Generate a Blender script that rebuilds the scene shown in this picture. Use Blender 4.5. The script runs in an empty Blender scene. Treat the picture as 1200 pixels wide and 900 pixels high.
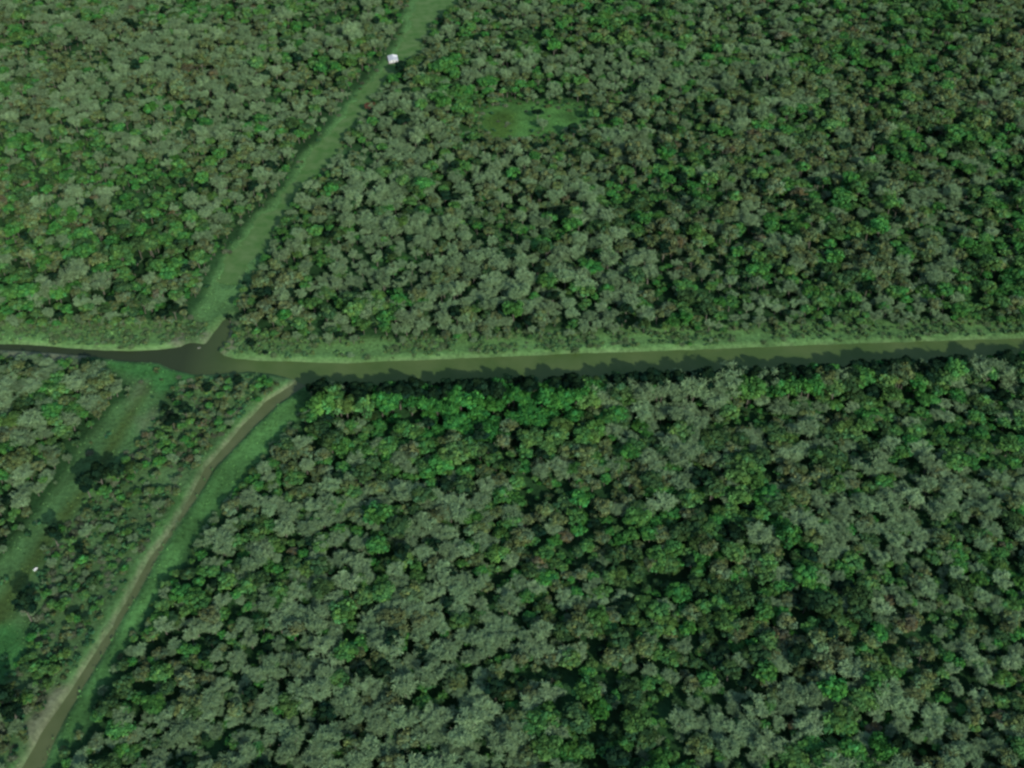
import bpy, math, random
import numpy as np
from mathutils import Vector

# ------------------------------------------------------------------ camera, sky, sun, exposure
random.seed(7)
RNG = np.random.default_rng(11)
scene = bpy.context.scene
R = math.radians
H = 324.0
FPX = 450.0 / math.tan(R(18.435))
PITCH = R(50.0)
cam_data = bpy.data.cameras.new('camera')
cam = bpy.data.objects.new('camera', cam_data)
scene.collection.objects.link(cam)
cam.location = (0, 0, H)
cam.rotation_euler = (PITCH, 0, 0)
cam_data.sensor_fit = 'VERTICAL'
cam_data.sensor_height = 24
cam_data.lens = 12.0 / math.tan(R(18.435))
cam_data.clip_start = 1.0
cam_data.clip_end = 20000
scene.camera = cam

SUN_EL, SUN_AZ = R(28), R(152)          # azimuth clockwise from +Y (north)
world = bpy.data.worlds.new('World')
scene.world = world
world.use_nodes = True
nt = world.node_tree
bg = nt.nodes['Background']
sky = nt.nodes.new('ShaderNodeTexSky')
sky.sky_type = 'NISHITA'
sky.sun_disc = False
sky.sun_elevation = SUN_EL
sky.sun_rotation = SUN_AZ
nt.links.new(sky.outputs[0], bg.inputs['Color'])
bg.inputs['Strength'].default_value = 0.15
sd = bpy.data.lights.new('sun', 'SUN')
sd.energy = 3.3
sd.angle = R(0.5)
sd.color = (1.0, 0.97, 0.82)
sun = bpy.data.objects.new('sun', sd)
scene.collection.objects.link(sun)
sdir = Vector((math.cos(SUN_EL) * math.sin(SUN_AZ), math.cos(SUN_EL) * math.cos(SUN_AZ), math.sin(SUN_EL)))
sun.rotation_euler = sdir.to_track_quat('Z', 'Y').to_euler()
sun.location = (200, -200, 400)
scene.view_settings.view_transform = 'Standard'
scene.view_settings.look = 'None'
scene.view_settings.gamma = 1
scene.view_settings.exposure = 0.08
scene.cycles.max_bounces = 5
scene.cycles.diffuse_bounces = 2
scene.cycles.transmission_bounces = 2
scene.cycles.filter_width = 2.6

# ------------------------------------------------------------------ helpers
def G(px, py):
    """Ground point seen at a pixel of the 1200 x 900 photograph: the survey the plan is drawn from."""
    u, v = (px - 600) / FPX, (450 - py) / FPX
    dy = math.sin(PITCH) + v * math.cos(PITCH)
    dz = -math.cos(PITCH) + v * math.sin(PITCH)
    t = H / -dz
    return (u * t, dy * t)

def poly(pts):
    return np.array([G(*p) for p in pts])

def inside(P, pl):
    x, y = P[:, 0], P[:, 1]
    c = np.zeros(len(P), bool)
    n = len(pl)
    for i in range(n):
        x0, y0 = pl[i]; x1, y1 = pl[(i + 1) % n]
        if y0 == y1: continue
        m = (y0 > y) != (y1 > y)
        c ^= m & (x < (x1 - x0) * (y - y0) / (y1 - y0) + x0)
    return c

def seg_dist(P, line, closed=False):
    d = np.full(len(P), 1e9)
    n = len(line)
    for i in range(n if closed else n - 1):
        a = line[i]; b = line[(i + 1) % n]
        ab = b - a
        L = float(ab @ ab) + 1e-9
        t = np.clip(((P - a) @ ab) / L, 0, 1)
        d = np.minimum(d, np.hypot(*(P - a - t[:, None] * ab).T))
    return d

def sdf(P, pl):
    return np.where(inside(P, pl), -1, 1) * seg_dist(P, pl, True)

_perm = np.random.default_rng(3).random((256, 256))
def vnoise(x, y, s, o=0):
    x = np.asarray(x) / s + 57.3 * o + 500; y = np.asarray(y) / s + 91.7 * o + 500
    i = np.floor(x).astype(int); j = np.floor(y).astype(int)
    fx = x - i; fy = y - j
    fx = fx * fx * (3 - 2 * fx); fy = fy * fy * (3 - 2 * fy)
    g = lambda a, b: _perm[a % 256, b % 256]
    return (g(i, j) * (1 - fx) + g(i + 1, j) * fx) * (1 - fy) + (g(i, j + 1) * (1 - fx) + g(i + 1, j + 1) * fx) * fy

def tag(o, label, cat=None, group=None, kind=None):
    o['label'] = label
    if cat: o['category'] = cat
    if group: o['group'] = group
    if kind: o['kind'] = kind
    return o

def link(o, parent=None):
    scene.collection.objects.link(o)
    if parent: o.parent = parent
    return o

def mesh_obj(name, verts, faces, mat, parent=None, smooth=False):
    me = bpy.data.meshes.new(name)
    me.from_pydata([tuple(v) for v in verts], [], faces)
    me.materials.append(mat)
    if smooth:
        for p in me.polygons: p.use_smooth = True
    return link(bpy.data.objects.new(name, me), parent)

def new_mat(name):
    m = bpy.data.materials.new(name)
    m.use_nodes = True
    t = m.node_tree
    return m, t, t.nodes, t.links, t.nodes['Principled BSDF']

def simple_mat(name, col, rough=0.6, noise=0.0, scale=3.0):
    m, t, N, L, B = new_mat(name)
    B.inputs['Roughness'].default_value = rough
    if noise:
        tc = N.new('ShaderNodeTexCoord'); nz = N.new('ShaderNodeTexNoise')
        nz.inputs['Scale'].default_value = scale; nz.inputs['Detail'].default_value = 5
        L.new(tc.outputs['Object'], nz.inputs['Vector'])
        mx = N.new('ShaderNodeMixRGB')
        mx.inputs[1].default_value = (*[c * (1 - noise) for c in col], 1)
        mx.inputs[2].default_value = (*[min(1, c * (1 + noise)) for c in col], 1)
        L.new(nz.outputs['Fac'], mx.inputs[0]); L.new(mx.outputs[0], B.inputs['Base Color'])
    else:
        B.inputs['Base Color'].default_value = (*col, 1)
    return m

# ------------------------------------------------------------------ plan of the place
canal_n = [(-60, 399), (0, 401.5), (50, 404), (100, 408), (150, 410.5), (185, 408.5), (211, 405.5), (216, 402), (224, 400), (232, 401),
           (240, 403), (249, 391), (261, 374), (271, 369), (269, 385), (265, 398), (256, 410), (262, 415), (275, 419), (300, 421), (360, 423.5), (400, 424.5), (480, 421),
           (570, 417.5), (640, 414.5), (720, 411.5), (800, 409), (880, 406), (960, 402.5), (1040, 400), (1120, 397.5), (1200, 395), (1290, 393)]
canal_s = [(1290, 417), (1200, 420), (1000, 432), (800, 441), (600, 449), (400, 456), (362, 450), (345, 443), (320, 437.5), (290, 434),
           (262, 437), (230, 437.5), (212, 434), (200, 431), (185, 424), (150, 422), (100, 415.5), (50, 411.5), (0, 408.5), (-60, 406)]
CANAL = poly(canal_n + canal_s)
chan_l = [(352, 438), (346, 447), (330, 458), (312, 469), (287, 495), (263, 522), (240, 547), (218, 590), (196, 626), (175, 652), (149, 701), (128, 737), (106, 771), (83, 807),
          (61, 838), (48, 859), (30, 890), (8, 930), (-20, 975)]
chan_r = [(10, 975), (38, 925), (54, 890), (65, 860), (77, 838), (93, 810), (109, 784), (129, 750), (144, 720), (161, 694), (184, 651), (206, 617), (229, 583), (249, 549),
          (269, 529), (296, 500), (325, 473), (352, 454), (372, 444)]
CHAN = poly(chan_l + chan_r)
VERGE = poly([(352, 440), (285, 490), (237, 545), (200, 600), (140, 700), (80, 800), (40, 860), (-20, 960), (20, 975), (70, 890), (112, 815), (150, 750), (180, 704), (215, 655), (243, 614), (268, 580), (300, 545), (335, 500), (380, 450)])
NORTH_CLEAR = poly([(485, -40), (480, 2), (472, 35), (458, 62), (448, 78), (425, 102), (413, 120), (394, 142), (380, 160), (360, 180), (345, 202), (338, 220), (320, 236), (300, 258),
                    (280, 283), (265, 302), (250, 330), (240, 350), (226, 380), (214, 403), (256, 414), (272, 372), (280, 350), (290, 332), (311, 302), (315, 284), (328, 262), (344, 233),
                    (358, 217), (380, 198), (398, 178), (404, 160), (420, 140), (431, 120), (448, 102), (464, 80), (492, 60), (502, 32), (540, -2), (570, -40)])
SLOUGH = poly([(496, -40), (490, 2), (484, 35), (462, 72), (450, 84), (430, 104), (418, 122), (400, 144), (388, 160), (372, 180), (356, 202), (344, 222), (327, 240), (305, 262),
               (288, 287), (272, 305), (262, 328), (270, 330), (290, 308), (306, 288), (322, 262), (338, 236), (352, 219), (374, 198), (392, 180), (399, 162), (415, 140), (426, 122), (443, 102),
               (459, 84), (484, 64), (497, 32), (532, -2), (556, -40)])
OLD_CLEAR = poly([(185, 424), (123, 424), (140, 440), (158, 452), (148, 470), (110, 505), (75, 560), (40, 610), (0, 660), (-60, 740), (-60, 840), (0, 800), (30, 770), (38, 735), (22, 715),
                  (48, 660), (66, 628), (84, 600), (105, 568), (140, 545), (165, 522), (187, 490), (205, 452), (232, 438)])
OLD_STRIP = poly([(172, 447), (158, 464), (150, 480), (130, 512), (110, 545), (86, 585), (60, 612), (42, 640), (16, 676), (-8, 706), (-60, 770), (-60, 800), (0, 745), (22, 706), (46, 664), (66, 632), (88, 600),
                  (112, 562), (126, 545), (142, 518), (160, 486), (170, 466), (180, 450)])
BELT = poly([(-60, 372), (0, 374), (100, 378), (200, 378), (226, 380), (270, 376), (300, 388), (400, 397), (520, 394), (650, 388), (800, 383), (1000, 376), (1200, 371), (1290, 369)] + canal_n[::-1][:18])
BELT_W = poly([(-60, 374), (0, 375), (100, 378), (200, 376), (230, 374), (214, 406), (185, 409), (150, 411), (100, 409), (50, 405), (0, 402), (-60, 400)])
MARSH = poly([(557, 128), (575, 122), (600, 118), (640, 121), (680, 122), (704, 134), (692, 152), (660, 160), (630, 163), (600, 168), (578, 168), (560, 150)])
MARSH_DARK = poly([(566, 138), (590, 130), (608, 132), (604, 150), (594, 164), (576, 162)])
SANDS = [poly(p) for p in ([(34, 872), (32, 848), (44, 828), (66, 806), (78, 806), (46, 866)], [(60, 412), (105, 416), (100, 428), (60, 430), (10, 424), (0, 411)],
                           [(270, 378), (278, 380), (276, 408), (262, 414), (258, 410), (268, 392)], [(212, 405), (215, 392), (212, 388), (198, 402)], [(236, 390), (244, 392), (240, 401)])]
DULL = [poly(p) for p in ([(158, 450), (172, 446), (168, 460), (152, 478), (150, 465)], [(160, 490), (182, 478), (186, 484), (172, 506), (160, 510)])]
SCRUB = poly([(232, 440), (205, 452), (187, 490), (165, 522), (140, 545), (105, 568), (66, 628), (48, 660), (22, 715), (38, 735), (30, 770), (-60, 840), (-60, 975), (0, 940), (48, 859), (104, 770), (172, 650),
              (215, 590), (237, 545), (285, 494), (345, 446), (300, 438)])

# ------------------------------------------------------------------ ground: one sheet, sunk under the water
def axis(lo, hi, step, far):
    a = list(np.arange(lo, hi + step, step))
    s = step
    while a[-1] < far: s *= 1.5; a.append(a[-1] + s)
    s = step
    while a[0] > -far: s *= 1.5; a.insert(0, a[0] - s)
    return np.array(a)
gx = axis(-430, 430, 1.8, 5000); gy = axis(150, 900, 1.8, 5000)
XX, YY = np.meshgrid(gx, gy)
GP = np.stack([XX.ravel(), YY.ravel()], 1)
near = (np.abs(GP[:, 0]) < 480) & (GP[:, 1] > 100) & (GP[:, 1] < 950)
def field(pl, P=GP):
    d = np.full(len(P), 99.0)
    d[near] = sdf(P[near], pl)
    return d
D_CANAL, D_CHAN, D_SL = field(CANAL), field(CHAN), field(SLOUGH)
D_CLEAR, D_OLD, D_BELT, D_BELTW, D_MARSH, D_VERGE, D_SCRUB = [field(p) for p in (NORTH_CLEAR, OLD_CLEAR, BELT, BELT_W, MARSH, VERGE, SCRUB)]
D_STRIP, D_MDARK = field(OLD_STRIP), field(MARSH_DARK)
D_SAND = np.min([field(p) for p in SANDS], axis=0)
sm = lambda d, w: np.clip(0.5 - d / w, 0, 1)
wobf = (vnoise(GP[:, 0], GP[:, 1], 4, 8) - .5)
wob = (vnoise(GP[:, 0], GP[:, 1], 7, 1) - .5) * 3 + (vnoise(GP[:, 0], GP[:, 1], 3, 2) - .5) * 1.5
z = 0.35 * (vnoise(GP[:, 0], GP[:, 1], 30, 3) - .5) + 0.25 * (vnoise(GP[:, 0], GP[:, 1], 6, 4) - .5)
dw = np.minimum(D_CANAL, D_CHAN)
z = np.where(dw < 14, z * np.clip(dw / 14, .2, 1) + 0.5 * np.exp(-((dw - 3.0) / 2.5) ** 2), z)
z -= 1.9 * sm(dw + 0.28 * wob, 2.6)
z -= 0.9 * sm(D_SL - 2.6 + 1.8 * wob, 5.0)
z = np.where(near, z, 0)
C = np.empty((len(GP), 3))
C[:] = (0.022, 0.066, 0.022)
n1 = vnoise(GP[:, 0], GP[:, 1], 14, 5)[:, None]; n2 = vnoise(GP[:, 0], GP[:, 1], 5, 6)[:, None]
C *= 0.6 + 0.9 * n1
def lay(mask, col, var=.35):
    global C
    c = np.array(col) * (1 - var + 2 * var * (0.5 * n1 + 0.5 * n2))
    m = mask[:, None]
    C = C * (1 - m) + c * m
GRASS = (0.060, 0.135, 0.050)
lay(sm(np.minimum(D_SCRUB, 9e9) + wob, 6) * .95, (0.080, 0.165, 0.060))
lay(sm(D_CLEAR - 1.5 + wob, 5), (0.085, 0.195, 0.062))
lay(sm(np.minimum(D_BELT, D_BELTW) - 1.0 + wob, 4), (0.105, 0.225, 0.070))
lay(sm(D_OLD - 1.0 + wob, 4), (0.065, 0.150, 0.050), .5)
lay(sm(D_STRIP + .5 * wob, 5), (0.052, 0.096, 0.026), .3)
lay(sm(D_MARSH - 2 + 3 * wob, 16), (0.070, 0.185, 0.045), .5)
lay(sm(D_MDARK + wob, 8), (0.055, 0.120, 0.024))
lay(sm(D_VERGE - 0.5 + 1.2 * wob, 5), (0.068, 0.180, 0.050), .5)
GP_TOP = poly([(123, 424), (185, 425), (232, 438), (212, 452), (190, 462), (172, 446), (150, 440)])
GP_LOW = poly([(-60, 745), (0, 735), (28, 735), (34, 765), (0, 800), (-60, 830)])
lay(sm(np.minimum(field(GP_TOP), field(GP_LOW)) + wob, 5), (0.048, 0.165, 0.044), .45)
D_PRONG = field(poly([(208, 406), (212, 396), (220, 380), (233, 376), (232, 400), (226, 406)]))
lay(sm(D_PRONG + .7 * wob, 4) * .85, (0.048, 0.092, 0.038), .4)
D_DULL = np.min([field(p) for p in DULL], axis=0)
lay(sm(D_DULL + wob, 5) * .6, (0.115, 0.150, 0.080), .2)
lay(sm(D_SAND - 0.8 + .6 * wob, 3.0), (0.150, 0.180, 0.105), .2)
lay(sm(D_CANAL - 1.1 + wob * .35, 2.4) * (.1 + .6 * n2[:, 0]), (0.140, 0.190, 0.092), .2)
# the pale left-hand bank of the narrow channel
chl = poly([(p[0] - 1.5, p[1]) for p in chan_l])
DL = np.full(len(GP), 99.0); DL[near] = seg_dist(GP[near], chl)
lay(np.clip(1.15 - DL / 1.7, 0, 1) * (D_CHAN > -1) * (.4 + .6 * n2[:, 0]), (0.150, 0.185, 0.100), .3)
lay(np.clip(1.0 - D_CHAN / 1.5, 0, 1) * .35, (0.150, 0.150, 0.090), .2)
nx, ny = len(gx), len(gy)
idx = np.arange(nx * ny).reshape(ny, nx)
quads = np.stack([idx[:-1, :-1], idx[:-1, 1:], idx[1:, 1:], idx[1:, :-1]], -1).reshape(-1, 4)
me = bpy.data.meshes.new('ground')
me.vertices.add(nx * ny)
me.vertices.foreach_set('co', np.column_stack([GP, z]).astype(np.float32).ravel())
me.loops.add(quads.size); me.polygons.add(len(quads))
me.loops.foreach_set('vertex_index', quads.ravel().astype(np.int32))
me.polygons.foreach_set('loop_start', (np.arange(len(quads)) * 4).astype(np.int32))
me.polygons.foreach_set('loop_total', np.full(len(quads), 4, np.int32))
me.update(calc_edges=True)
me.polygons.foreach_set('use_smooth', np.ones(len(quads), bool))
at = me.attributes.new('soil', 'FLOAT_COLOR', 'POINT')
at.data.foreach_set('color', np.column_stack([C, np.ones(len(C))]).astype(np.float32).ravel())
m, t, N, L, B = new_mat('ground_cover')
a = N.new('ShaderNodeAttribute'); a.attribute_name = 'soil'
g = N.new('ShaderNodeNewGeometry')
nz = N.new('ShaderNodeTexNoise'); nz.inputs['Scale'].default_value = 0.55; nz.inputs['Detail'].default_value = 8; nz.inputs['Roughness'].default_value = .7
L.new(g.outputs['Position'], nz.inputs['Vector'])
rmp = N.new('ShaderNodeMapRange'); rmp.inputs[1].default_value = .3; rmp.inputs[2].default_value = .7; rmp.inputs[3].default_value = .55; rmp.inputs[4].default_value = 1.4
L.new(nz.outputs['Fac'], rmp.inputs[0])
mul = N.new('ShaderNodeVectorMath'); mul.operation = 'SCALE'
L.new(a.outputs['Color'], mul.inputs[0]); L.new(rmp.outputs[0], mul.inputs['Scale'])
L.new(mul.outputs[0], B.inputs['Base Color'])
B.inputs['Roughness'].default_value = 1; B.inputs['Specular IOR Level'].default_value = .1
bp = N.new('ShaderNodeBump'); bp.inputs['Strength'].default_value = .6; bp.inputs['Distance'].default_value = .35
L.new(nz.outputs['Fac'], bp.inputs['Height']); L.new(bp.outputs[0], B.inputs['Normal'])
me.materials.append(m)
ground = link(bpy.data.objects.new('ground', me))
tag(ground, 'flat dark swamp ground with grassy clearings and pale canal banks', 'ground', kind='structure')

# ------------------------------------------------------------------ water
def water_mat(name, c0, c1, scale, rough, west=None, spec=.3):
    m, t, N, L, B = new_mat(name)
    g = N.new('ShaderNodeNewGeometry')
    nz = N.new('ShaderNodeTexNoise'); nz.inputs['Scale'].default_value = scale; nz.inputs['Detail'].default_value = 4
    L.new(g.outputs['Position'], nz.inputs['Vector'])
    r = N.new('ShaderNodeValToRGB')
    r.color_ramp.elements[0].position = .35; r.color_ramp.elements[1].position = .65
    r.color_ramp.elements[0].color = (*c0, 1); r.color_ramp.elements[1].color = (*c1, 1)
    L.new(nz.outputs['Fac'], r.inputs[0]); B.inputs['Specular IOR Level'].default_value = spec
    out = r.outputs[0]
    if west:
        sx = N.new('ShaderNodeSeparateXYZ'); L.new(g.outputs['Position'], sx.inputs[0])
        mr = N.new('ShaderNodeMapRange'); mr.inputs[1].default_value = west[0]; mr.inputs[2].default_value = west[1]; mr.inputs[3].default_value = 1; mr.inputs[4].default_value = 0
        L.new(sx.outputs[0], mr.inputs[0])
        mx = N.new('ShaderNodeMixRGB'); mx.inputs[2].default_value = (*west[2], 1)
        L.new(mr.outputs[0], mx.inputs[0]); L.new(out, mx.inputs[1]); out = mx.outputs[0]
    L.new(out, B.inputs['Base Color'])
    B.inputs['Roughness'].default_value = rough; B.inputs['IOR'].default_value = 1.33
    n2 = N.new('ShaderNodeTexNoise'); n2.inputs['Scale'].default_value = 1.5; n2.inputs['Detail'].default_value = 3
    L.new(g.outputs['Position'], n2.inputs['Vector'])
    b = N.new('ShaderNodeBump'); b.inputs['Strength'].default_value = .3; b.inputs['Distance'].default_value = .15
    L.new(n2.outputs['Fac'], b.inputs['Height']); L.new(b.outputs[0], B.inputs['Normal'])
    return m
def grow(pl, d):
    """push a polygon outwards so that the sloping bank, not the sheet's edge, draws the waterline"""
    n = len(pl); out = []
    area = sum(pl[i][0] * pl[(i + 1) % n][1] - pl[(i + 1) % n][0] * pl[i][1] for i in range(n))
    s = 1 if area > 0 else -1
    for i in range(n):
        e = pl[(i + 1) % n] - pl[i - 1]; e = e / (np.hypot(*e) + 1e-9)
        out.append(pl[i] + s * d * np.array([e[1], -e[0]]))
    return np.array(out)
def sheet(name, pl, zz, mat, label):
    from mathutils.geometry import tessellate_polygon
    vs = [(p[0], p[1], zz) for p in pl]
    tri = tessellate_polygon([[Vector(v) for v in vs]])
    fs = []
    for f in tri:
        a_, b_, c_ = [Vector(vs[i]) for i in f]
        fs.append(tuple(f) if (b_ - a_).cross(c_ - a_).z > 0 else tuple(f[::-1]))
    o = mesh_obj(name, vs, fs, mat)
    return tag(o, label, 'water', kind='structure')
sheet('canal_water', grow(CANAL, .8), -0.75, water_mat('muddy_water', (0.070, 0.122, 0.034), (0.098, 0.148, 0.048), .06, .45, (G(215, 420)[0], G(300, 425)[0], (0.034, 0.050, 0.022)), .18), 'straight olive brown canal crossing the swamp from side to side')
sheet('channel_water', grow(CHAN, .6), -0.762, water_mat('brown_water', (0.085, 0.115, 0.044), (0.112, 0.140, 0.060), .1, .6), 'narrow brown channel running down to the bottom left corner')
sheet('weedy_water', grow(SLOUGH, 4.5), -0.42, water_mat('duckweed', (0.068, 0.162, 0.044), (0.118, 0.205, 0.075), .16, .95, None, .05), 'flat green weed covered slough winding north from the canal')

# ------------------------------------------------------------------ materials of the plants
def plant_mat(name, trans=.2):
    m, t, N, L, B = new_mat(name)
    a = N.new('ShaderNodeAttribute'); a.attribute_type = 'INSTANCER'; a.attribute_name = 'tint'
    b = N.new('ShaderNodeAttribute'); b.attribute_name = 'leaf'
    mul = N.new('ShaderNodeVectorMath'); mul.operation = 'MULTIPLY'
    L.new(a.outputs['Vector'], mul.inputs[0]); L.new(b.outputs['Vector'], mul.inputs[1])
    N.remove(B)
    d = N.new('ShaderNodeBsdfDiffuse'); tr = N.new('ShaderNodeBsdfTranslucent'); mx = N.new('ShaderNodeMixShader')
    mx.inputs[0].default_value = trans
    L.new(mul.outputs[0], d.inputs[0]); L.new(mul.outputs[0], tr.inputs[0])
    L.new(d.outputs[0], mx.inputs[1]); L.new(tr.outputs[0], mx.inputs[2])
    L.new(mx.outputs[0], N['Material Output'].inputs[0])
    return m
M_LEAF = plant_mat('foliage', .2)
M_TWIG = plant_mat('bare_twigs', .25)
M_BARK = simple_mat('grey_bark', (0.13, 0.125, 0.10), .9, .4, 2.0)

# ------------------------------------------------------------------ plant shapes
class PB:
    def __init__(s): s.v = []; s.f = []; s.c = []; s.m = []
    def quad(s, p, n, up, w, h, c, mi=0):
        n = n / (np.linalg.norm(n) + 1e-9)
        u = np.cross(up, n); u /= (np.linalg.norm(u) + 1e-9)
        w_ = np.cross(n, u)
        k = len(s.v)
        s.v += [p - u * w - w_ * h, p + u * w - w_ * h * .8, p + u * w * .7 + w_ * h, p - u * w * .8 + w_ * h * .9]
        s.f.append((k, k + 1, k + 2, k + 3)); s.c.append(c); s.m.append(mi)
    def tube(s, pts, rad, c, mi=0, n=5):
        k = len(s.v)
        for i, p in enumerate(pts):
            t = pts[min(i + 1, len(pts) - 1)] - pts[max(i - 1, 0)]
            t = t / (np.linalg.norm(t) + 1e-9)
            a = np.cross(t, (0.3, 1, .1)); a /= np.linalg.norm(a) + 1e-9
            b = np.cross(t, a)
            for j in range(n):
                q = 2 * math.pi * j / n
                s.v.append(p + rad[i] * (math.cos(q) * a + math.sin(q) * b))
        for i in range(len(pts) - 1):
            for j in range(n):
                s.f.append((k + i * n + j, k + i * n + (j + 1) % n, k + (i + 1) * n + (j + 1) % n, k + (i + 1) * n + j)); s.c.append(c); s.m.append(mi)
    def mesh(s, name, mats):
        me = bpy.data.meshes.new(name)
        me.from_pydata([tuple(v) for v in s.v], [], s.f)
        for m_ in mats: me.materials.append(m_)
        me.polygons.foreach_set('material_index', np.array(s.m, np.int32))
        at = me.attributes.new('leaf', 'FLOAT_COLOR', 'FACE')
        at.data.foreach_set('color', np.array([(*c, 1) for c in s.c], np.float32).ravel())
        me.update()
        return me

def rdir(r, up=0.0):
    v = r.normal(size=3); v[2] += up
    return v / np.linalg.norm(v)

def leafy_crown(pb, r, Rc, z0, z1, nl, per, size, droop=0.0):
    for l in range(nl):
        q = r.random() * 2 * math.pi; rr = Rc * .72 * math.sqrt(r.random())
        fz = r.random() ** .6
        lz = z0 + (z1 - z0) * (fz * (1 - .55 * (rr / Rc) ** 2))
        c0 = np.array([rr * math.cos(q), rr * math.sin(q), lz])
        lr = Rc * r.uniform(.18, .40)
        tone = r.uniform(.6, 1.35); warm = r.uniform(-.2, .2)
        for i in range(per):
            d = rdir(r, .35)
            p = c0 + d * lr * np.array([1, 1, .6]) * r.uniform(.55, 1.2)
            n = d * .9 + rdir(r, .5) * .5
            sz = size * r.uniform(.6, 1.3)
            tt = tone * r.uniform(.75, 1.25)
            pb.quad(p, n, rdir(r), sz, sz * r.uniform(.7, 1.2), (tt * (1 + warm), tt, tt * (1 - warm)))
    return pb

def leafy(seed, Rc=5.0, ht=11.5, nl=26, per=50, size=.42):
    r = np.random.default_rng(seed)
    cr, tk = PB(), PB()
    Rc = Rc * r.uniform(.9, 1.1)
    leafy_crown(cr, r, Rc, ht * .55, ht * .92, nl, per, size)
    lean = r.normal(size=2) * .35
    tip = np.array([lean[0], lean[1], ht * .75])
    tk.tube([np.array([0, 0, -.3]), np.array([lean[0] * .3, lean[1] * .3, ht * .3]), np.array([lean[0] * .7, lean[1] * .7, ht * .55]), tip], [.34, .24, .16, .05], (1, 1, 1), 0)
    for i in range(6):
        q = r.random() * 6.28; b = tip * r.uniform(.45, .8)
        e = b + np.array([math.cos(q) * Rc * .6, math.sin(q) * Rc * .6, ht * .2])
        tk.tube([b, (b + e) / 2 + np.array([0, 0, -.3]), e], [.13, .09, .03], (1, 1, 1), 0, 4)
    return cr, tk

def bare(seed, Rc=5.0, ht=11.5, ntw=1900):
    r = np.random.default_rng(seed)
    cr, tk = PB(), PB()
    Rc = Rc * r.uniform(.88, 1.12)
    lean = r.normal(size=2) * .4
    top = np.array([lean[0], lean[1], ht * .62])
    tk.tube([np.array([0, 0, -.3]), top * .5, top], [.36, .26, .15], (1, 1, 1), 0, 6)
    ends = []
    nb = r.integers(6, 9)
    for i in range(nb):
        q = 6.283 * (i + r.random() * .6) / nb
        b = top * r.uniform(.6, 1.0)
        e = np.array([math.cos(q) * Rc * r.uniform(.35, .75), math.sin(q) * Rc * r.uniform(.35, .75), ht * r.uniform(.76, .90)])
        mid = (b + e) / 2 + np.array([0, 0, -.4])
        tk.tube([b, mid, e], [.15, .10, .05], (1, 1, 1), 0, 4)
        for j in range(6):
            f = r.uniform(.35, 1)
            s = b + (e - b) * f
            o = rdir(r, .45) * Rc * r.uniform(.25, .5)
            cr.tube([s, s + o * .5 + np.array([0, 0, .1]), s + o], [.06, .045, .02], (.8,) * 3, 0, 3)
            ends.append((s + o * .75, r.uniform(.75, 1.2)))
            ends.append((s + o * .4, r.uniform(.75, 1.2)))
    for i in range(ntw):
        c, tone = ends[r.integers(len(ends))]
        d = rdir(r, .4)
        p = c + d * r.uniform(.1, Rc * .27)
        tt = tone * r.uniform(.85, 1.15)
        cr.quad(p, rdir(r, 1.7), d, r.uniform(.07, .16), r.uniform(.3, .7), (tt, tt, tt))
    return cr, tk

def bush(seed, dry=False):
    r = np.random.default_rng(seed)
    cr, tk = PB(), PB()
    for i in range(5):
        q = r.random() * 6.28
        tk.tube([np.zeros(3), np.array([math.cos(q) * .35, math.sin(q) * .35, .7]), np.array([math.cos(q) * .8, math.sin(q) * .8, 1.3])], [.06, .05, .02], (1, 1, 1), 0, 4)
    if dry:
        for i in range(260):
            d = rdir(r, .6); d[2] = abs(d[2])
            p = d * np.array([1.6, 1.6, 1.5]) * r.uniform(.35, 1)
            tt = r.uniform(.6, 1.3)
            cr.quad(p, rdir(r, .8), d, r.uniform(.06, .15), r.uniform(.25, .5), (tt,) * 3)
    else:
        leafy_crown(cr, r, 1.6, .35, 1.7, 6, 45, .24)
    return cr, tk

KINDS = {}
def make_kind(name, fn, n, crown_mat, seed, **kw):
    out = []
    for i in range(n):
        cr, tk = fn(seed + i, **kw)
        cm = cr.mesh(name + '_crown', [crown_mat]); tm = tk.mesh(name + '_trunk', [M_BARK])
        k = len(cr.v)
        both = PB(); both.v = cr.v + tk.v; both.f = cr.f + [tuple(x + k for x in f) for f in tk.f]; both.c = cr.c + tk.c; both.m = [0] * len(cr.f) + [1] * len(tk.f)
        out.append((cm, tm, both.mesh(name, [crown_mat, M_BARK])))
    KINDS[name] = out
make_kind('leafy_tree', leafy, 9, M_LEAF, 100)
make_kind('bare_tree', bare, 9, M_TWIG, 200)
make_kind('budding_tree', leafy, 5, M_LEAF, 300, nl=24, per=42, size=.38)
make_kind('evergreen_tree', leafy, 4, M_LEAF, 400, nl=18, per=90, size=.40, ht=12.5, Rc=4.5)
make_kind('green_bush', bush, 4, M_LEAF, 500)
make_kind('dry_bush', bush, 3, M_TWIG, 600, dry=True)

# ------------------------------------------------------------------ where the plants stand
gxi = lambda P: (np.clip(np.searchsorted(gy, P[:, 1]), 0, ny - 1), np.clip(np.searchsorted(gx, P[:, 0]), 0, nx - 1))
OPEN = np.min([D_CANAL - 3, D_CHAN, D_CLEAR - 1.5 + wob, D_OLD + .6 * wob, D_BELT + 6, D_BELTW + 6, D_MARSH + 2 + 4 * wob + 8 * (vnoise(GP[:, 0], GP[:, 1], 9, 9) - .5), D_VERGE], axis=0).reshape(ny, nx)
LIT = np.min([D_VERGE + 1.0, D_CHAN, D_SL, D_OLD + 3.0], axis=0).reshape(ny, nx)
S = lambda A, P: A.reshape(ny, nx)[gxi(P)]
def sight(P):           # tangent of the viewing angle over each point of the plan: how far back a tall tree must stand from a clearing
    return P[:, 1] / H
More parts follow.
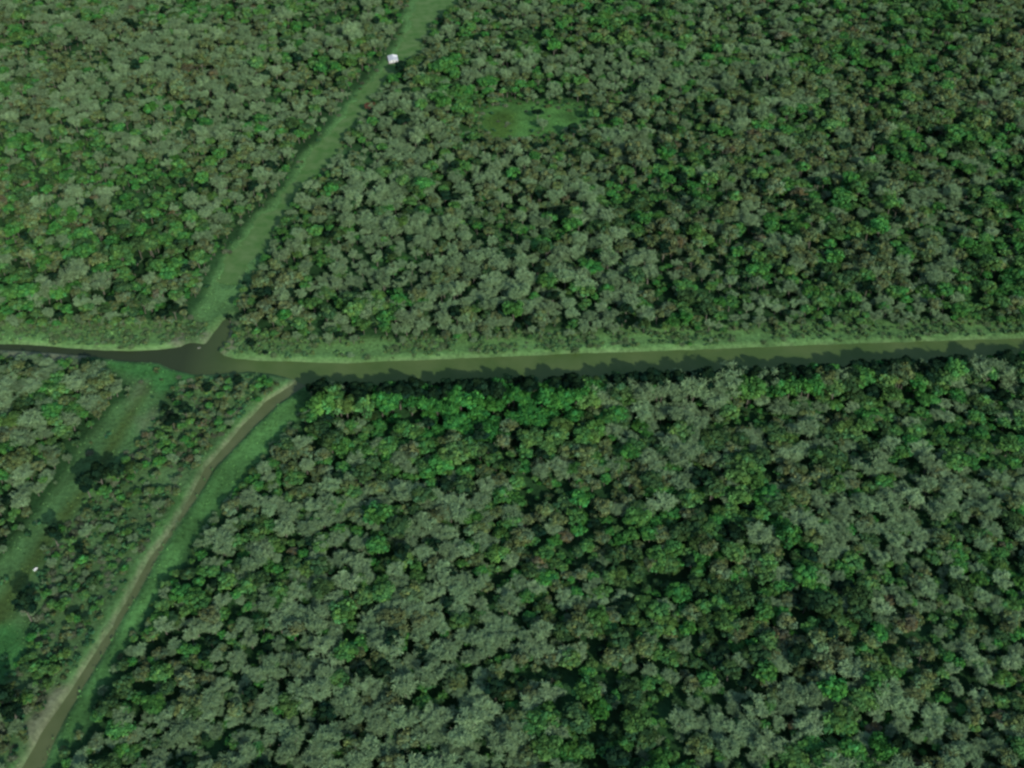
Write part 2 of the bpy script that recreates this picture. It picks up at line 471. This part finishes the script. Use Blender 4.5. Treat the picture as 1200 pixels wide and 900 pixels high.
# mix of kinds over the plan: (pixel x, y, radius x, radius y, grey, green, olive)
PATCH = [(330, 750, 130, 120, 5, 0, .3), (430, 830, 150, 70, 3, .2, .5), (550, 335, 110, 40, 4, .3, .3), (470, 250, 120, 60, 1, .3, 0), (900, 540, 110, 60, 1.2, 0, .8), (1020, 640, 110, 60, 1.6, .2, .6),
         (1130, 780, 90, 70, 1.5, .2, .6), (720, 790, 120, 60, 1.0, .5, .8), (60, 540, 60, 60, 2, .2, .2), (150, 60, 160, 60, 1.4, 0, .2), (340, 30, 130, 40, 1.4, 0, .2), (570, 476, 110, 26, 0, 6, 0),
         (520, 530, 120, 50, 0, 1.8, .4), (200, 300, 120, 50, 0, 2.2, .1), (70, 190, 110, 50, 0, 1.6, .2), (560, 620, 80, 40, 0, 1.6, .3), (860, 720, 90, 60, 0, 1.8, .3), (330, 620, 40, 90, 0, 2.0, 0),
         (1000, 360, 220, 20, 0, 1.6, .2), (1080, 480, 140, 50, 0, 1.2, .2), (650, 600, 110, 60, .4, .2, 1.6), (760, 560, 90, 40, .3, .4, 1.0), (450, 700, 60, 60, .4, 1.0, .4), (640, 180, 140, 50, 0, .3, 1.4),
         (880, 200, 150, 60, .8, .2, .5), (1060, 100, 150, 90, .3, .6, .6), (800, 40, 150, 40, .4, .8, .3), (330, 160, 70, 60, 1.0, .2, .3), (90, 330, 90, 40, .4, 1.0, .3), (420, 480, 80, 30, .2, 1.4, .3)]
PATCH += [(570, 480, 150, 30, 0, 9, 0), (870, 720, 110, 70, 0, 4, 0), (1090, 480, 120, 40, 0, 3.5, 0), (440, 505, 70, 40, 0, 4, 0), (600, 640, 80, 50, 0, 3, .3), (1150, 700, 60, 50, 0, 2.5, .2), (222, 680, 40, 70, 0, 5, 0), (130, 800, 40, 60, 0, 3.5, 0), (290, 590, 40, 40, 0, 4, 0)]
PC = [(np.array(G(p[0], p[1])), p) for p in PATCH]
def mix(P):
    n = np.stack([vnoise(P[:, 0], P[:, 1], 42, 21 + k) for k in range(3)], 1) * .9 + np.stack([vnoise(P[:, 0], P[:, 1], 17, 31 + k) for k in range(3)], 1) * .7
    w = np.exp(6.0 * (n - .8)) * np.array([1.25, .9, .6])
    for c, p in PC:
        d = P - c
        sc = (math.hypot(c[1], H) / FPX)
        rx = p[2] * sc
        ry = p[3] * sc * math.hypot(c[1], H) / H
        gsn = np.exp(-(d[:, 0] / rx) ** 2 - (d[:, 1] / ry) ** 2)
        w += gsn[:, None] * np.array(p[4:7]) * 2.6
    return w / w.sum(1, keepdims=True)

plants = []     # dicts
def add(kind, x, y, s, tint, sz=1.0, note=None):
    plants.append(dict(kind=kind, x=x, y=y, s=s, sz=sz, tint=tuple(float(v) for v in tint), var=random.randrange(len(KINDS[kind])), rz=random.random() * 6.283, note=note))

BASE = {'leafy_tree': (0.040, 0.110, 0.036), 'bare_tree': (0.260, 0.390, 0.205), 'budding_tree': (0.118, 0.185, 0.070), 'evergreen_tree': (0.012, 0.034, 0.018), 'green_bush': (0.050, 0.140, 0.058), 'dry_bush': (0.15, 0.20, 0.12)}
def tint_of(kind, P=None):
    b = np.array(BASE[kind]); u = RNG.random()
    if kind == 'leafy_tree':
        b = np.array((0.034, 0.215, 0.036)) * (1 - u) + np.array((0.090, 0.205, 0.058)) * u
        if RNG.random() < .22: b = np.array((0.036, 0.096, 0.034))
    elif kind == 'bare_tree':
        b = b * (1 - u * .5) + np.array((0.165, 0.300, 0.150)) * u * .5
    elif kind == 'budding_tree':
        b = b * (1 - u) + np.array((0.130, 0.170, 0.090)) * u
        if RNG.random() < .025: b = np.array((0.135, 0.110, 0.072))
    if kind != 'evergreen_tree': b = b * .74 + np.array((0.110, 0.200, 0.080)) * .26
    return b * RNG.uniform(.74, 1.15)

# trees: dart throwing on a jittered lattice over everything the camera or a neighbour of it could see
sp = 4.6
cand = []
for j, y in enumerate(np.arange(150, 910, sp * .88)):
    hw = 150 + (y - 120) * .50 + 40
    for x in np.arange(-hw, hw, sp):
        cand.append((x + (sp / 2 if j % 2 else 0) + RNG.normal() * 1.5, y + RNG.normal() * 1.5))
cand = np.array(cand)
W = mix(cand)
op = S(OPEN, cand)
big = vnoise(cand[:, 0], cand[:, 1], 38, 61)
gap = vnoise(cand[:, 0], cand[:, 1], 11, 41) + .35 * vnoise(cand[:, 0], cand[:, 1], 40, 42)
scrub = S(D_SCRUB, cand) < 0
tan = sight(cand)
STREAK = np.array(G(560, 480)) - np.array([0, 4.0])
kinds3 = ['bare_tree', 'leafy_tree', 'budding_tree']
for i, (x, y) in enumerate(cand):
    P = cand[i:i + 1]
    k = kinds3[RNG.choice(3, p=W[i])]
    if RNG.random() < .05: k = 'evergreen_tree'
    s = RNG.choice([RNG.uniform(.52, .8), RNG.uniform(.75, 1.02), RNG.uniform(1.0, 1.35)], p=[.36, .40, .24])
    zs = RNG.uniform(.68, .98)
    s *= (.88 if k == 'bare_tree' else .92) * (.66 + .36 * big[i]) * (.86 if y < 330 else 1.0)
    if scrub[i]:
        if RNG.random() < .25: continue
        s *= .58
    ed = op[i]
    far_wood = y > 400
    if far_wood:
        if RNG.random() < .16: continue
        s *= .9; zs *= RNG.uniform(.85, 1.5)
    if W[i][0] < .5 and RNG.random() < .06: continue
    if gap[i] < .27 or RNG.random() < .05: s *= .45; k = 'leafy_tree'
    # the row along the south bank is tall
    shift = np.array([[0, 1.0]])
    south_row = False
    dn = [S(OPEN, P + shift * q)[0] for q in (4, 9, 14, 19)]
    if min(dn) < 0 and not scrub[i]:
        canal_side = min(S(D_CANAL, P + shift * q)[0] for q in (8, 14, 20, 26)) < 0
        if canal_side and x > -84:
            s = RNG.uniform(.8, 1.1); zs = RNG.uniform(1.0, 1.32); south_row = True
            if min(dn[:3]) < 0 and RNG.random() < .6: k = 'evergreen_tree'  # front row turned evergreen: its dark colour also stands in for bank shadow
        else:
            s = min(s, 1.0)
    if not south_row: s = min(s, .30 + max(ed, 0) * .05 * RNG.uniform(.6, 1.5))
    # near a clearing the wood steps down: the tree shrinks until it neither hides the clearing from the south nor shades it
    nearby = S(OPEN, P)[0] < 34
    fits = not nearby
    for q_ in (1, .8, .62, .48, .36) if nearby else ():
        h = 12.2 * s * q_ * zs
        if S(OPEN, P)[0] < 4.5 * s * q_ * .5: continue
        if south_row:
            back = h * tan[i] * .8
            if S(OPEN, np.concatenate([P + shift * back * f for f in (.5, .8, 1.0)])).min() > -5: fits = True; s *= q_; break
            continue
        back = h * tan[i] * .85
        tops = np.concatenate([P + shift * back * f for f in (.4, .7, 1.0)])
        if S(OPEN, tops).min() < -.5: continue
        shadow = np.concatenate([P + np.array([[-.48, .87]]) * h * f for f in (.6, 1.1, 1.6)])
        if S(LIT, shadow).min() < 0: continue
        fits = True; s *= q_; break
    if not fits: continue
    wide = 1.28 if k == 'bare_tree' else 1.12        # broad shallow crowns that close over each other
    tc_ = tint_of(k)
    if ((x - STREAK[0]) / 52) ** 2 + ((y - STREAK[1]) / 17) ** 2 < RNG.uniform(.4, 1.3) and k != 'evergreen_tree':
        k = 'leafy_tree'; wide = 1.12; tc_ = np.array((0.050, 0.205, 0.046)) * RNG.uniform(.7, 1.15); s *= .85
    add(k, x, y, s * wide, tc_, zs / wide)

# evergreens added along the south bank, their dark crowns deepening the shadow band by colour
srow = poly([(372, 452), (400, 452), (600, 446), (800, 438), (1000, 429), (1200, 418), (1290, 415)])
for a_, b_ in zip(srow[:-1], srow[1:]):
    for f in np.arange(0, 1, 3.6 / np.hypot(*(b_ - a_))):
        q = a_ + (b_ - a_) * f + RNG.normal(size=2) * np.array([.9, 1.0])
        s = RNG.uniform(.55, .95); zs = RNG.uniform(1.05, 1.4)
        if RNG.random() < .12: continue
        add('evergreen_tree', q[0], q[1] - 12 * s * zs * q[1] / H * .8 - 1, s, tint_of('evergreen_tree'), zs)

# low young growth between and under the trees
for j in range(7500):
    y = 150 + 760 * RNG.random(); x = (RNG.random() * 2 - 1) * (190 + (y - 120) * .5)
    if y > 400 and RNG.random() < .6: continue
    P = np.array([[x, y]])
    if S(OPEN, P)[0] < 3 or S(OPEN, P + np.array([[0, 5.0]]))[0] < 0: continue
    add('leafy_tree', x, y, RNG.uniform(.3, .48), tint_of('leafy_tree') * 1.1, RNG.uniform(.7, 1.0))

_bx, _by = G(42, 668)
for p in list(plants):
    if abs(p['x'] - _bx) < 5 and -16 < p['y'] - _by < 4: plants.remove(p)
# single trees that the photograph picks out
for (px, py, s, zs, k) in [(122, 575, 1.15, 1.0, 'evergreen_tree'), (106, 583, 1.0, 1.0, 'evergreen_tree'), (140, 566, .9, 1, 'evergreen_tree'), (69, 642, .85, 1.15, 'evergreen_tree'), (37, 728, .95, 1.1, 'evergreen_tree'),
                          (8, 836, 1.1, 1, 'evergreen_tree'), (22, 850, .9, 1, 'evergreen_tree'), (34, 440, .8, .8, 'evergreen_tree'), (104, 436, .8, .8, 'evergreen_tree'), (470, 92, 1.1, .9, 'evergreen_tree'),
                          (480, 98, .9, .9, 'evergreen_tree'), (672, 165, 1.0, .9, 'evergreen_tree'), (630, 140, .8, .7, 'evergreen_tree'), (636, 152, .9, .6, 'bare_tree'), (270, 378, .45, .8, 'evergreen_tree'),
                          (434, 131, .75, .7, 'budding_tree'), (296, 408, .6, .6, 'evergreen_tree'), (220, 492, .7, .9, 'evergreen_tree'), (205, 505, .8, .9, 'evergreen_tree'), (245, 462, .6, .8, 'evergreen_tree'), (280, 454, .6, .8, 'evergreen_tree')]:
    g_ = G(px, py)
    add(k, g_[0], g_[1], s, (0.15, 0.08, 0.055) if (px, py) == (434, 131) else tint_of(k), zs, note='single')

# bushes in the clearings and along the banks
bc = []
for y in np.arange(165, 880, 2.6):
    hw = 175 + (y - 120) * .50
    xs = np.arange(-hw, hw, 2.6)
    bc.append(np.column_stack([xs + RNG.normal(size=len(xs)) * .9, y + RNG.normal(size=len(xs)) * .9]))
bc = np.concatenate(bc)
bb = np.minimum(S(D_BELT, bc), S(D_BELTW, bc)); bw = np.minimum(np.minimum(S(D_CANAL, bc), S(D_CHAN, bc)), 99)
bn = vnoise(bc[:, 0], bc[:, 1], 9, 51)
bs, bo, bm, bcl = S(D_SCRUB, bc), S(D_OLD, bc), S(D_MARSH, bc), S(D_CLEAR, bc)
sl, vg, st = S(D_SL, bc), S(D_VERGE, bc), S(D_STRIP, bc)
for i, (x, y) in enumerate(bc):
    if bw[i] < 2.6 or sl[i] < 3 or vg[i] < .6 or st[i] < .5: continue
    if abs(x - _bx) < 2.5 and -4 < y - _by < 2.5: continue
    p = 0
    if bb[i] < 1: p = .75 * (bn[i] > .33) + .2
    elif bs[i] < 0: p = .62 * (bn[i] > .25)
    elif bcl[i] < 2: p = .12 * (bcl[i] > -2)
    elif bo[i] < 0: p = .05
    elif bm[i] < 3: p = .06 + .34 * (bm[i] > -6)
    if RNG.random() > p: continue
    dry = RNG.random() < .28
    k = 'dry_bush' if dry else 'green_bush'
    b = np.array(BASE[k]) * RNG.uniform(.6, 1.25)
    if not dry and RNG.random() < .3: b = np.array((0.085, 0.125, 0.050)) * RNG.uniform(.8, 1.1)
    if bb[i] < 1: b = b * .4 + np.array((0.115, 0.220, 0.080)) * .6
    add(k, x, y, RNG.uniform(.6, 1.35), b, RNG.uniform(.55, 1.0))

# ------------------------------------------------------------------ individuals and the rest
def project(x, y, zz):
    d = np.array([x, y, zz - H]); f = np.array([0, math.sin(PITCH), -math.cos(PITCH)]); u = np.array([0, math.cos(PITCH), math.sin(PITCH)])
    w = d @ f
    return 600 + FPX * d[0] / w, 450 - FPX * (d @ u) / w, w
for p in plants:
    hh = (10 if p['kind'].endswith('tree') else 1.2) * p['s'] * p['sz']
    p['px'], p['py'], p['w'] = project(p['x'], p['y'], hh)
    p['in'] = -8 < p['px'] < 1208 and -6 < p['py'] < 912

def zone(p):
    x, y = p['px'], p['py']
    P = np.array([[p['x'], p['y']]])
    tree = p['kind'].endswith('tree')
    if tree and S(D_MARSH, P)[0] < 9: return 'by the small round marsh'
    if tree and S(D_CHAN, P)[0] < 16: return 'beside the narrow brown channel'
    if tree and S(D_OLD, P)[0] < 9: return 'beside the overgrown old channel'
    if S(D_CANAL, P)[0] < 26:
        if x < 210: return "on the canal's west arm"
        if p['y'] < S_MID(p['x']): return "on the canal's south bank"
        return "on the canal's north bank"
    if S(D_CLEAR, P)[0] < 9: return 'beside the green weedy slough'
    if S(D_SCRUB, P)[0] < 0: return 'in scrub between left channels'
    h = 'left' if x < 400 else 'centre' if x < 800 else 'right'
    if p['y'] > S_MID(p['x']): return 'beyond the canal, ' + ('towards ' if h == 'centre' else 'at ') + h
    return 'in near wood, ' + ('back ' if y < 560 else 'middle ' if y < 720 else 'front ') + h
canal_mid = np.array([G(px, py) for px, py in ((-60, 403), (200, 418), (400, 440), (600, 432), (800, 425), (1000, 416), (1290, 404))])
def S_MID(x): return float(np.interp(x, canal_mid[:, 0], canal_mid[:, 1]))
def shade(p):
    r, g_, b = p['tint']; k = p['kind']; l = (r + g_ + b) / 3
    if k == 'leafy_tree': return 'bright green' if g_ > r * 2.6 and g_ > .10 else 'yellowish green' if r > g_ * .5 and g_ > .09 else 'deep green' if g_ < .075 else 'mid green'
    if k == 'bare_tree': return 'pale grey' if l > .275 else 'dull grey' if l < .21 else 'greenish grey'
    if k == 'budding_tree': return 'reddish brown' if r > g_ * 1.3 else 'yellowish olive' if r > g_ * .78 else 'olive green'
    if k == 'evergreen_tree': return 'dark'
    if k == 'green_bush': return 'olive green' if r > g_ * .6 else 'bright green' if g_ > .12 else 'green'
    return 'pale straw' if l > .19 else 'dull straw'
def size_word(p):
    if p['kind'].endswith('bush'): return 'large' if p['s'] > 1.1 else 'small' if p['s'] < .8 else 'middling'
    return 'broad' if p['s'] > 1.08 else 'small' if p['s'] < .72 else 'middling'
NOUN = {'leafy_tree': ('leafy tree', 'tree', 'leafy trees of the swamp wood'), 'bare_tree': ('leafless tree', 'tree', 'leafless grey trees of the swamp wood'), 'budding_tree': ('budding tree', 'tree', 'budding olive and brown trees'),
        'evergreen_tree': ('evergreen tree', 'tree', 'dark evergreen trees'), 'green_bush': ('leafy bush', 'bush', 'green bushes in the clearings'), 'dry_bush': ('twiggy bush', 'bush', 'straw coloured bushes in the clearings')}
protos = bpy.data.collections.new('plant_shapes')        # never linked: only the woodland's node trees read it
def gn_woodland(name, kind, items, label, cat):
    col = bpy.data.collections.new(kind + '_shapes')
    for i, (cm, tm, full) in enumerate(KINDS[kind]):
        col.objects.link(bpy.data.objects.new('%s_shape_%02d' % (kind, i), full))
    me = bpy.data.meshes.new(name)
    n = len(items)
    me.vertices.add(n)
    me.vertices.foreach_set('co', np.array([(p['x'], p['y'], -.05) for p in items], np.float32).ravel())
    def attr(nm, ty, vals, fld):
        a_ = me.attributes.new(nm, ty, 'POINT'); a_.data.foreach_set(fld, vals)
    attr('tint', 'FLOAT_VECTOR', np.array([p['tint'] for p in items], np.float32).ravel(), 'vector')
    attr('turn', 'FLOAT_VECTOR', np.array([(0, 0, p['rz']) for p in items], np.float32).ravel(), 'vector')
    attr('size', 'FLOAT_VECTOR', np.array([(p['s'], p['s'], p['s'] * p['sz']) for p in items], np.float32).ravel(), 'vector')
    attr('pick', 'INT', np.array([p['var'] for p in items], np.int32), 'value')
    o = link(bpy.data.objects.new(name, me))
    tag(o, label, cat, kind='stuff')
    ng = bpy.data.node_groups.new(name, 'GeometryNodeTree')
    ng.interface.new_socket('Geometry', in_out='INPUT', socket_type='NodeSocketGeometry')
    ng.interface.new_socket('Geometry', in_out='OUTPUT', socket_type='NodeSocketGeometry')
    N = ng.nodes; L = ng.links
    gi = N.new('NodeGroupInput'); go = N.new('NodeGroupOutput')
    ci = N.new('GeometryNodeCollectionInfo'); ci.inputs['Collection'].default_value = col
    ci.inputs['Separate Children'].default_value = True; ci.inputs['Reset Children'].default_value = True
    ip = N.new('GeometryNodeInstanceOnPoints'); ip.inputs['Pick Instance'].default_value = True
    def named(nm, ty):
        q = N.new('GeometryNodeInputNamedAttribute'); q.data_type = ty; q.inputs['Name'].default_value = nm
        return q.outputs['Attribute']
    e2r = N.new('FunctionNodeEulerToRotation')
    L.new(named('turn', 'FLOAT_VECTOR'), e2r.inputs[0])
    L.new(gi.outputs[0], ip.inputs['Points']); L.new(ci.outputs[0], ip.inputs['Instance'])
    L.new(e2r.outputs[0], ip.inputs['Rotation']); L.new(named('size', 'FLOAT_VECTOR'), ip.inputs['Scale']); L.new(named('pick', 'INT'), ip.inputs['Instance Index'])
    L.new(ip.outputs[0], go.inputs[0])
    md = o.modifiers.new('plants', 'NODES'); md.node_group = ng
    return o

PARTED = 110
def individual(p, parted):
    kind = p['kind']; cm, tm, full = KINDS[kind][p['var']]
    noun, cat, grp = NOUN[kind]
    lab = '%s %s %s %s' % (size_word(p), shade(p), noun, zone(p))
    if p.get('by'): lab += ', beside ' + p['by']
    if p['note'] == 'single': lab = p['label']
    if parted:
        o = link(bpy.data.objects.new(kind, None))
        o.empty_display_size = .5
        c = link(bpy.data.objects.new('crown', cm), o); c['tint'] = p['tint']
        link(bpy.data.objects.new('trunk' if kind.endswith('tree') else 'stem', tm), o)
    else:
        o = link(bpy.data.objects.new(kind, full)); o['tint'] = p['tint']
    o.location = (p['x'], p['y'], -.05); o.rotation_euler = (0, 0, p['rz']); o.scale = (p['s'], p['s'], p['s'] * p['sz'])
    tag(o, lab, cat, grp)
    return o

SINGLE = ['tallest of the dark evergreens massed on the old channel edge', 'westernmost of the dark evergreens massed on the old channel edge', 'easternmost of the dark evergreens massed on the old channel edge',
          'lone slender dark evergreen midway along the old channel', 'lone dark evergreen near the foot of the old channel, by the white boat', 'dark evergreen in the bottom left corner, at the frame edge', 'smaller dark evergreen beside the one in the bottom left corner',
          'squat dark evergreen on the west arm of the canal, nearer the frame edge', 'squat dark evergreen on the west arm of the canal, nearer the fork', 'dark evergreen just below the white roofed hut', 'second dark evergreen behind the one below the hut',
          'dark evergreen on the right rim of the round marsh', 'dark evergreen in the middle of the round marsh', 'low pale leafless tree in the middle of the round marsh', 'tiny dark evergreen at the tip of the pointed inlet',
          'reddish brown tree overhanging the weedy slough below the hut', 'low dark evergreen on the pale bank right of the pointed inlet', 'dark evergreen at the mouth of the old channel, farther right', 'dark evergreen at the mouth of the old channel, farther left',
          'small dark evergreen on the south shore at the fork', 'small dark evergreen on the south shore between fork and narrow channel']
for p, l in zip([q for q in plants if q['note'] == 'single'], SINGLE): p['label'] = l
REST = {'leafy_tree': ('leafy_woodland', 'mass of green leafy trees filling the farther swamp wood', 'woodland'), 'bare_tree': ('bare_woodland', 'mass of grey leafless trees filling the farther swamp wood', 'woodland'),
        'budding_tree': ('budding_woodland', 'mass of olive and brown budding trees in the farther wood', 'woodland'), 'evergreen_tree': ('evergreen_woodland', 'scatter of dark evergreens in the farther swamp wood', 'woodland'),
        'green_bush': ('green_shrubbery', 'farther green bushes massed along banks and clearings', 'shrubbery'), 'dry_bush': ('dry_shrubbery', 'farther straw coloured bushes along banks and clearings', 'shrubbery')}
counts = {}
SOLO = {}
for kind in KINDS:
    SOLO[kind] = sorted([p for p in plants if p['kind'] == kind and p['in']], key=lambda p: (p['note'] != 'single', p['w'] / p['s']))[:300]
every = [p for v in SOLO.values() for p in v]
xy = np.array([(p['x'], p['y']) for p in every])
look = [shade(p) + ' ' + NOUN[p['kind']][0] for p in every]
for i, p in enumerate(every):           # the nearest neighbour of another look helps to tell a plant from its like
    dd = np.hypot(*(xy - xy[i]).T)
    for j in np.argsort(dd)[1:8]:
        if dd[j] > 9: break
        if look[j] != look[i]: p['by'] = look[j]; break
for kind in KINDS:
    vis = sorted([p for p in plants if p['kind'] == kind and p['in']], key=lambda p: (p['note'] != 'single', p['w'] / p['s']))
    solo, rest = vis[:300], vis[300:] + [p for p in plants if p['kind'] == kind and not p['in']]
    for i, p in enumerate(solo): individual(p, i < PARTED)
    if rest: gn_woodland(REST[kind][0], kind, rest, REST[kind][1], REST[kind][2])
    counts[kind] = (len(solo), len(rest))
print('PLANTS', counts)

# ------------------------------------------------------------------ grass tufts on the open ground
tv, tf, tcol = [], [], []
gp = []
for y in np.arange(165, 880, 1.5):
    hw = 175 + (y - 120) * .50
    xs = np.arange(-hw, hw, 1.5)
    gp.append(np.column_stack([xs + RNG.normal(size=len(xs)) * .6, y + RNG.normal(size=len(xs)) * .6]))
gp = np.concatenate(gp)
og = np.min([S(D_CLEAR, gp), S(D_OLD, gp), S(D_BELT, gp), S(D_BELTW, gp), S(D_MARSH, gp), S(D_VERGE, gp), S(D_SCRUB, gp)], axis=0)
ok = (og < 1.5) & (S(D_CANAL, gp) > 1.2) & (S(D_CHAN, gp) > 1.0) & (S(D_SL, gp) > 1) & (S(D_SAND, gp) > .3) & (RNG.random(len(gp)) < .42)
gp = gp[ok]; gc = S(C[:, 0], gp), S(C[:, 1], gp), S(C[:, 2], gp); gz = S(z, gp)
for i, (x, y) in enumerate(gp):
    s = RNG.uniform(.25, .75); f = RNG.uniform(.75, 1.5)
    for b in range(4):
        q = RNG.random() * 6.28
        dx, dy = math.cos(q) * s, math.sin(q) * s
        k = len(tv)
        tv += [(x - dy * .35, y + dx * .35, gz[i] - .05), (x + dy * .35, y - dx * .35, gz[i] - .05), (x + dx + dy * .2, y + dy - dx * .2, gz[i] + s * .8), (x + dx * .9 - dy * .2, y + dy * .9 + dx * .2, gz[i] + s * .7)]
        tf.append((k, k + 1, k + 2, k + 3)); tcol.append((gc[0][i] * f, gc[1][i] * f, gc[2][i] * f, 1))
m, t, N, L, B = new_mat('grass_blades')
a = N.new('ShaderNodeAttribute'); a.attribute_name = 'blade'
L.new(a.outputs['Color'], B.inputs['Base Color']); B.inputs['Roughness'].default_value = .9; B.inputs['Specular IOR Level'].default_value = .1
gr = mesh_obj('grass', tv, tf, m)
at = gr.data.attributes.new('blade', 'FLOAT_COLOR', 'FACE')
at.data.foreach_set('color', np.array(tcol, np.float32).ravel())
tag(gr, 'rough green grass tufts over the clearings and banks', 'grass', kind='stuff')

# ------------------------------------------------------------------ the hut, the boat, the driftwood
def box(x0, x1, y0, y1, z0, z1):
    v = [(x0, y0, z0), (x1, y0, z0), (x1, y1, z0), (x0, y1, z0), (x0, y0, z1), (x1, y0, z1), (x1, y1, z1), (x0, y1, z1)]
    return v, [(3, 2, 1, 0), (4, 5, 6, 7), (0, 1, 5, 4), (1, 2, 6, 5), (2, 3, 7, 6), (3, 0, 4, 7)]
def boxes(name, lst, mat, parent):
    V, F = [], []
    for b in lst:
        v, f = box(*b); k = len(V); V += v; F += [tuple(i + k for i in q) for q in f]
    return mesh_obj(name, V, F, mat, parent)
M_WHITE = simple_mat('white_paint', (0.74, 0.76, 0.76), .5, .08, 2)
M_TIN = simple_mat('weathered_white_tin', (0.58, 0.61, 0.62), .45, .45, .55)
M_NEWTIN = simple_mat('clean_white_tin', (0.82, 0.84, 0.84), .4, .05, 1)
M_WOOD = simple_mat('grey_deck_boards', (0.20, 0.19, 0.16), .85, .4, 3)
M_DARK = simple_mat('dark_opening', (0.02, 0.025, 0.03), .2)
M_FLOAT = simple_mat('black_floats', (0.03, 0.03, 0.035), .6)
hx, hy = G(460.5, 70.5)
hut = link(bpy.data.objects.new('floating_hut', None)); hut.location = (hx, hy, -.42); hut.rotation_euler = (0, 0, R(10)); hut.scale = (.9, .9, .68)
tag(hut, 'small white roofed floating hut on a deck beside the green slough', 'hut')
boxes('float', [(-3.6, -2.5, -5.2, 5.2, -.15, .25), (-.55, .55, -5.2, 5.2, -.15, .25), (2.5, 3.6, -5.2, 5.2, -.15, .25)], M_FLOAT, hut)
boxes('deck', [(-4.0 + i * .5, -4.0 + i * .5 + .47, -5.6, 5.6, .25, .38) for i in range(16)], M_WOOD, hut)
boxes('wall', [(-3.1, 3.1, -4.0, 4.3, .38, 2.75)], M_WHITE, hut)
Vr, Fr = [], []
def roof_slope(sx, name, mat, y0, y1, lift=0):
    V, F = [], []
    n = 40
    for i in range(n + 1):
        y = y0 + (y1 - y0) * i / n
        rip = .035 * (i % 2)
        for (xx, zz) in ((0.0, 3.75), (sx * 3.6, 2.62)):
            V += [(xx, y, zz + rip + lift), (xx, y, zz + rip - .08 + lift)]
    for i in range(n):
        k = i * 4
        F += [(k, k + 2, k + 6, k + 4), (k + 1, k + 5, k + 7, k + 3), (k + 2, k + 3, k + 7, k + 6)]
    F += [(0, 1, 3, 2), (n * 4, n * 4 + 2, n * 4 + 3, n * 4 + 1)]
    return mesh_obj(name, V, F, mat, hut)
roof_slope(-1, 'roof_slope', M_TIN, -4.6, 4.9)
roof_slope(1, 'roof_slope', M_TIN, -4.6, 1.6)
rb = roof_slope(1, 'roof_slope', M_NEWTIN, 1.62, 4.9, .003); rb['label'] = 'clean bright white roof sheet'
mesh_obj('gable', [(-3.1, -4.002, 2.75), (3.1, -4.002, 2.75), (0, -4.002, 3.62), (-3.1, -3.9, 2.75), (3.1, -3.9, 2.75), (0, -3.9, 3.62)], [(0, 1, 2), (3, 5, 4), (0, 2, 5, 3), (1, 4, 5, 2), (0, 3, 4, 1)], M_WHITE, hut)
mesh_obj('gable', [(-3.1, 4.302, 2.75), (3.1, 4.302, 2.75), (0, 4.302, 3.62), (-3.1, 4.2, 2.75), (3.1, 4.2, 2.75), (0, 4.2, 3.62)], [(0, 2, 1), (3, 4, 5), (0, 3, 5, 2), (1, 2, 5, 4), (0, 1, 4, 3)], M_WHITE, hut)
d = boxes('door', [(-.5, .45, -4.05, -3.99, .38, 2.4)], simple_mat('grey_door', (.25, .28, .28), .5), hut)
boxes('handle', [(.28, .36, -4.10, -4.05, 1.35, 1.45)], M_DARK, d)
for wx in (-2.0, 1.9):
    w = boxes('window', [(wx - .55, wx + .55, -4.04, -3.99, 1.2, 2.1)], M_WHITE, hut)
    boxes('pane', [(wx - .45, wx + .45, -4.055, -4.04, 1.3, 2.0)], M_DARK, w)

bx, by = G(42, 668)
Vb, Fb = [], []
prof = [(-1.5, .50, .42), (-.8, .58, .44), (0, .60, .46), (.8, .46, .50), (1.35, .22, .56), (1.6, .03, .60)]
for (yy, w_, h_) in prof:
    Vb += [(-w_, yy, h_), (-w_ * .75, yy, 0), (w_ * .75, yy, 0), (w_, yy, h_), (w_ - .06 * (w_ > .1), yy, h_), (w_ * .7, yy, .08), (-w_ * .7, yy, .08), (-w_ + .06 * (w_ > .1), yy, h_)]
for i in range(len(prof) - 1):
    for j in range(8):
        a0 = i * 8 + j; a1 = i * 8 + (j + 1) % 8
        Fb.append((a0, a1, a1 + 8, a0 + 8))
Fb.append((0, 7, 6, 5, 4, 3, 2, 1))
e = (len(prof) - 1) * 8
Fb.append(tuple(e + j for j in range(8)))
boat = link(bpy.data.objects.new('small_boat', None)); boat.location = (bx, by, .12); boat.rotation_euler = (0, 0, R(-38)); boat.scale = (.75, .55, 1)
tag(boat, 'tiny white boat left on the grass at the old channel edge', 'boat')
mesh_obj('hull', Vb, Fb, M_NEWTIN, boat)
boxes('bench', [(-.5, .5, -.6, -.3, .34, .39)], M_WHITE, boat)
boxes('bench', [(-.44, .44, .5, .75, .36, .41)], M_WHITE, boat)

def log(px, py, L_, rz, zz, label):
    pb = PB(); r = np.random.default_rng(int(px))
    pts = [np.array([L_ * (i / 6 - .5), .15 * math.sin(i * 1.3), .05 * math.sin(i * 2)]) for i in range(7)]
    pb.tube(pts, [.10, .2, .22, .2, .18, .14, .05], (1, 1, 1), 0, 7)
    pb.tube([pts[3], pts[3] + np.array([.3, .5, .35]), pts[3] + np.array([.5, .9, .45])], [.09, .06, .02], (1, 1, 1), 0, 5)
    o = link(bpy.data.objects.new('driftwood', pb.mesh('driftwood', [M_LOG])))
    g_ = G(px, py); o.location = (g_[0], g_[1], zz); o.rotation_euler = (0, 0, rz)
    tag(o, label, 'driftwood', None)
M_LOG = simple_mat('bleached_wood', (0.24, 0.26, 0.20), .8, .3, 4)
log(233, 406.5, 1.7, .4, -.68, 'short bleached driftwood afloat in the middle of the fork')
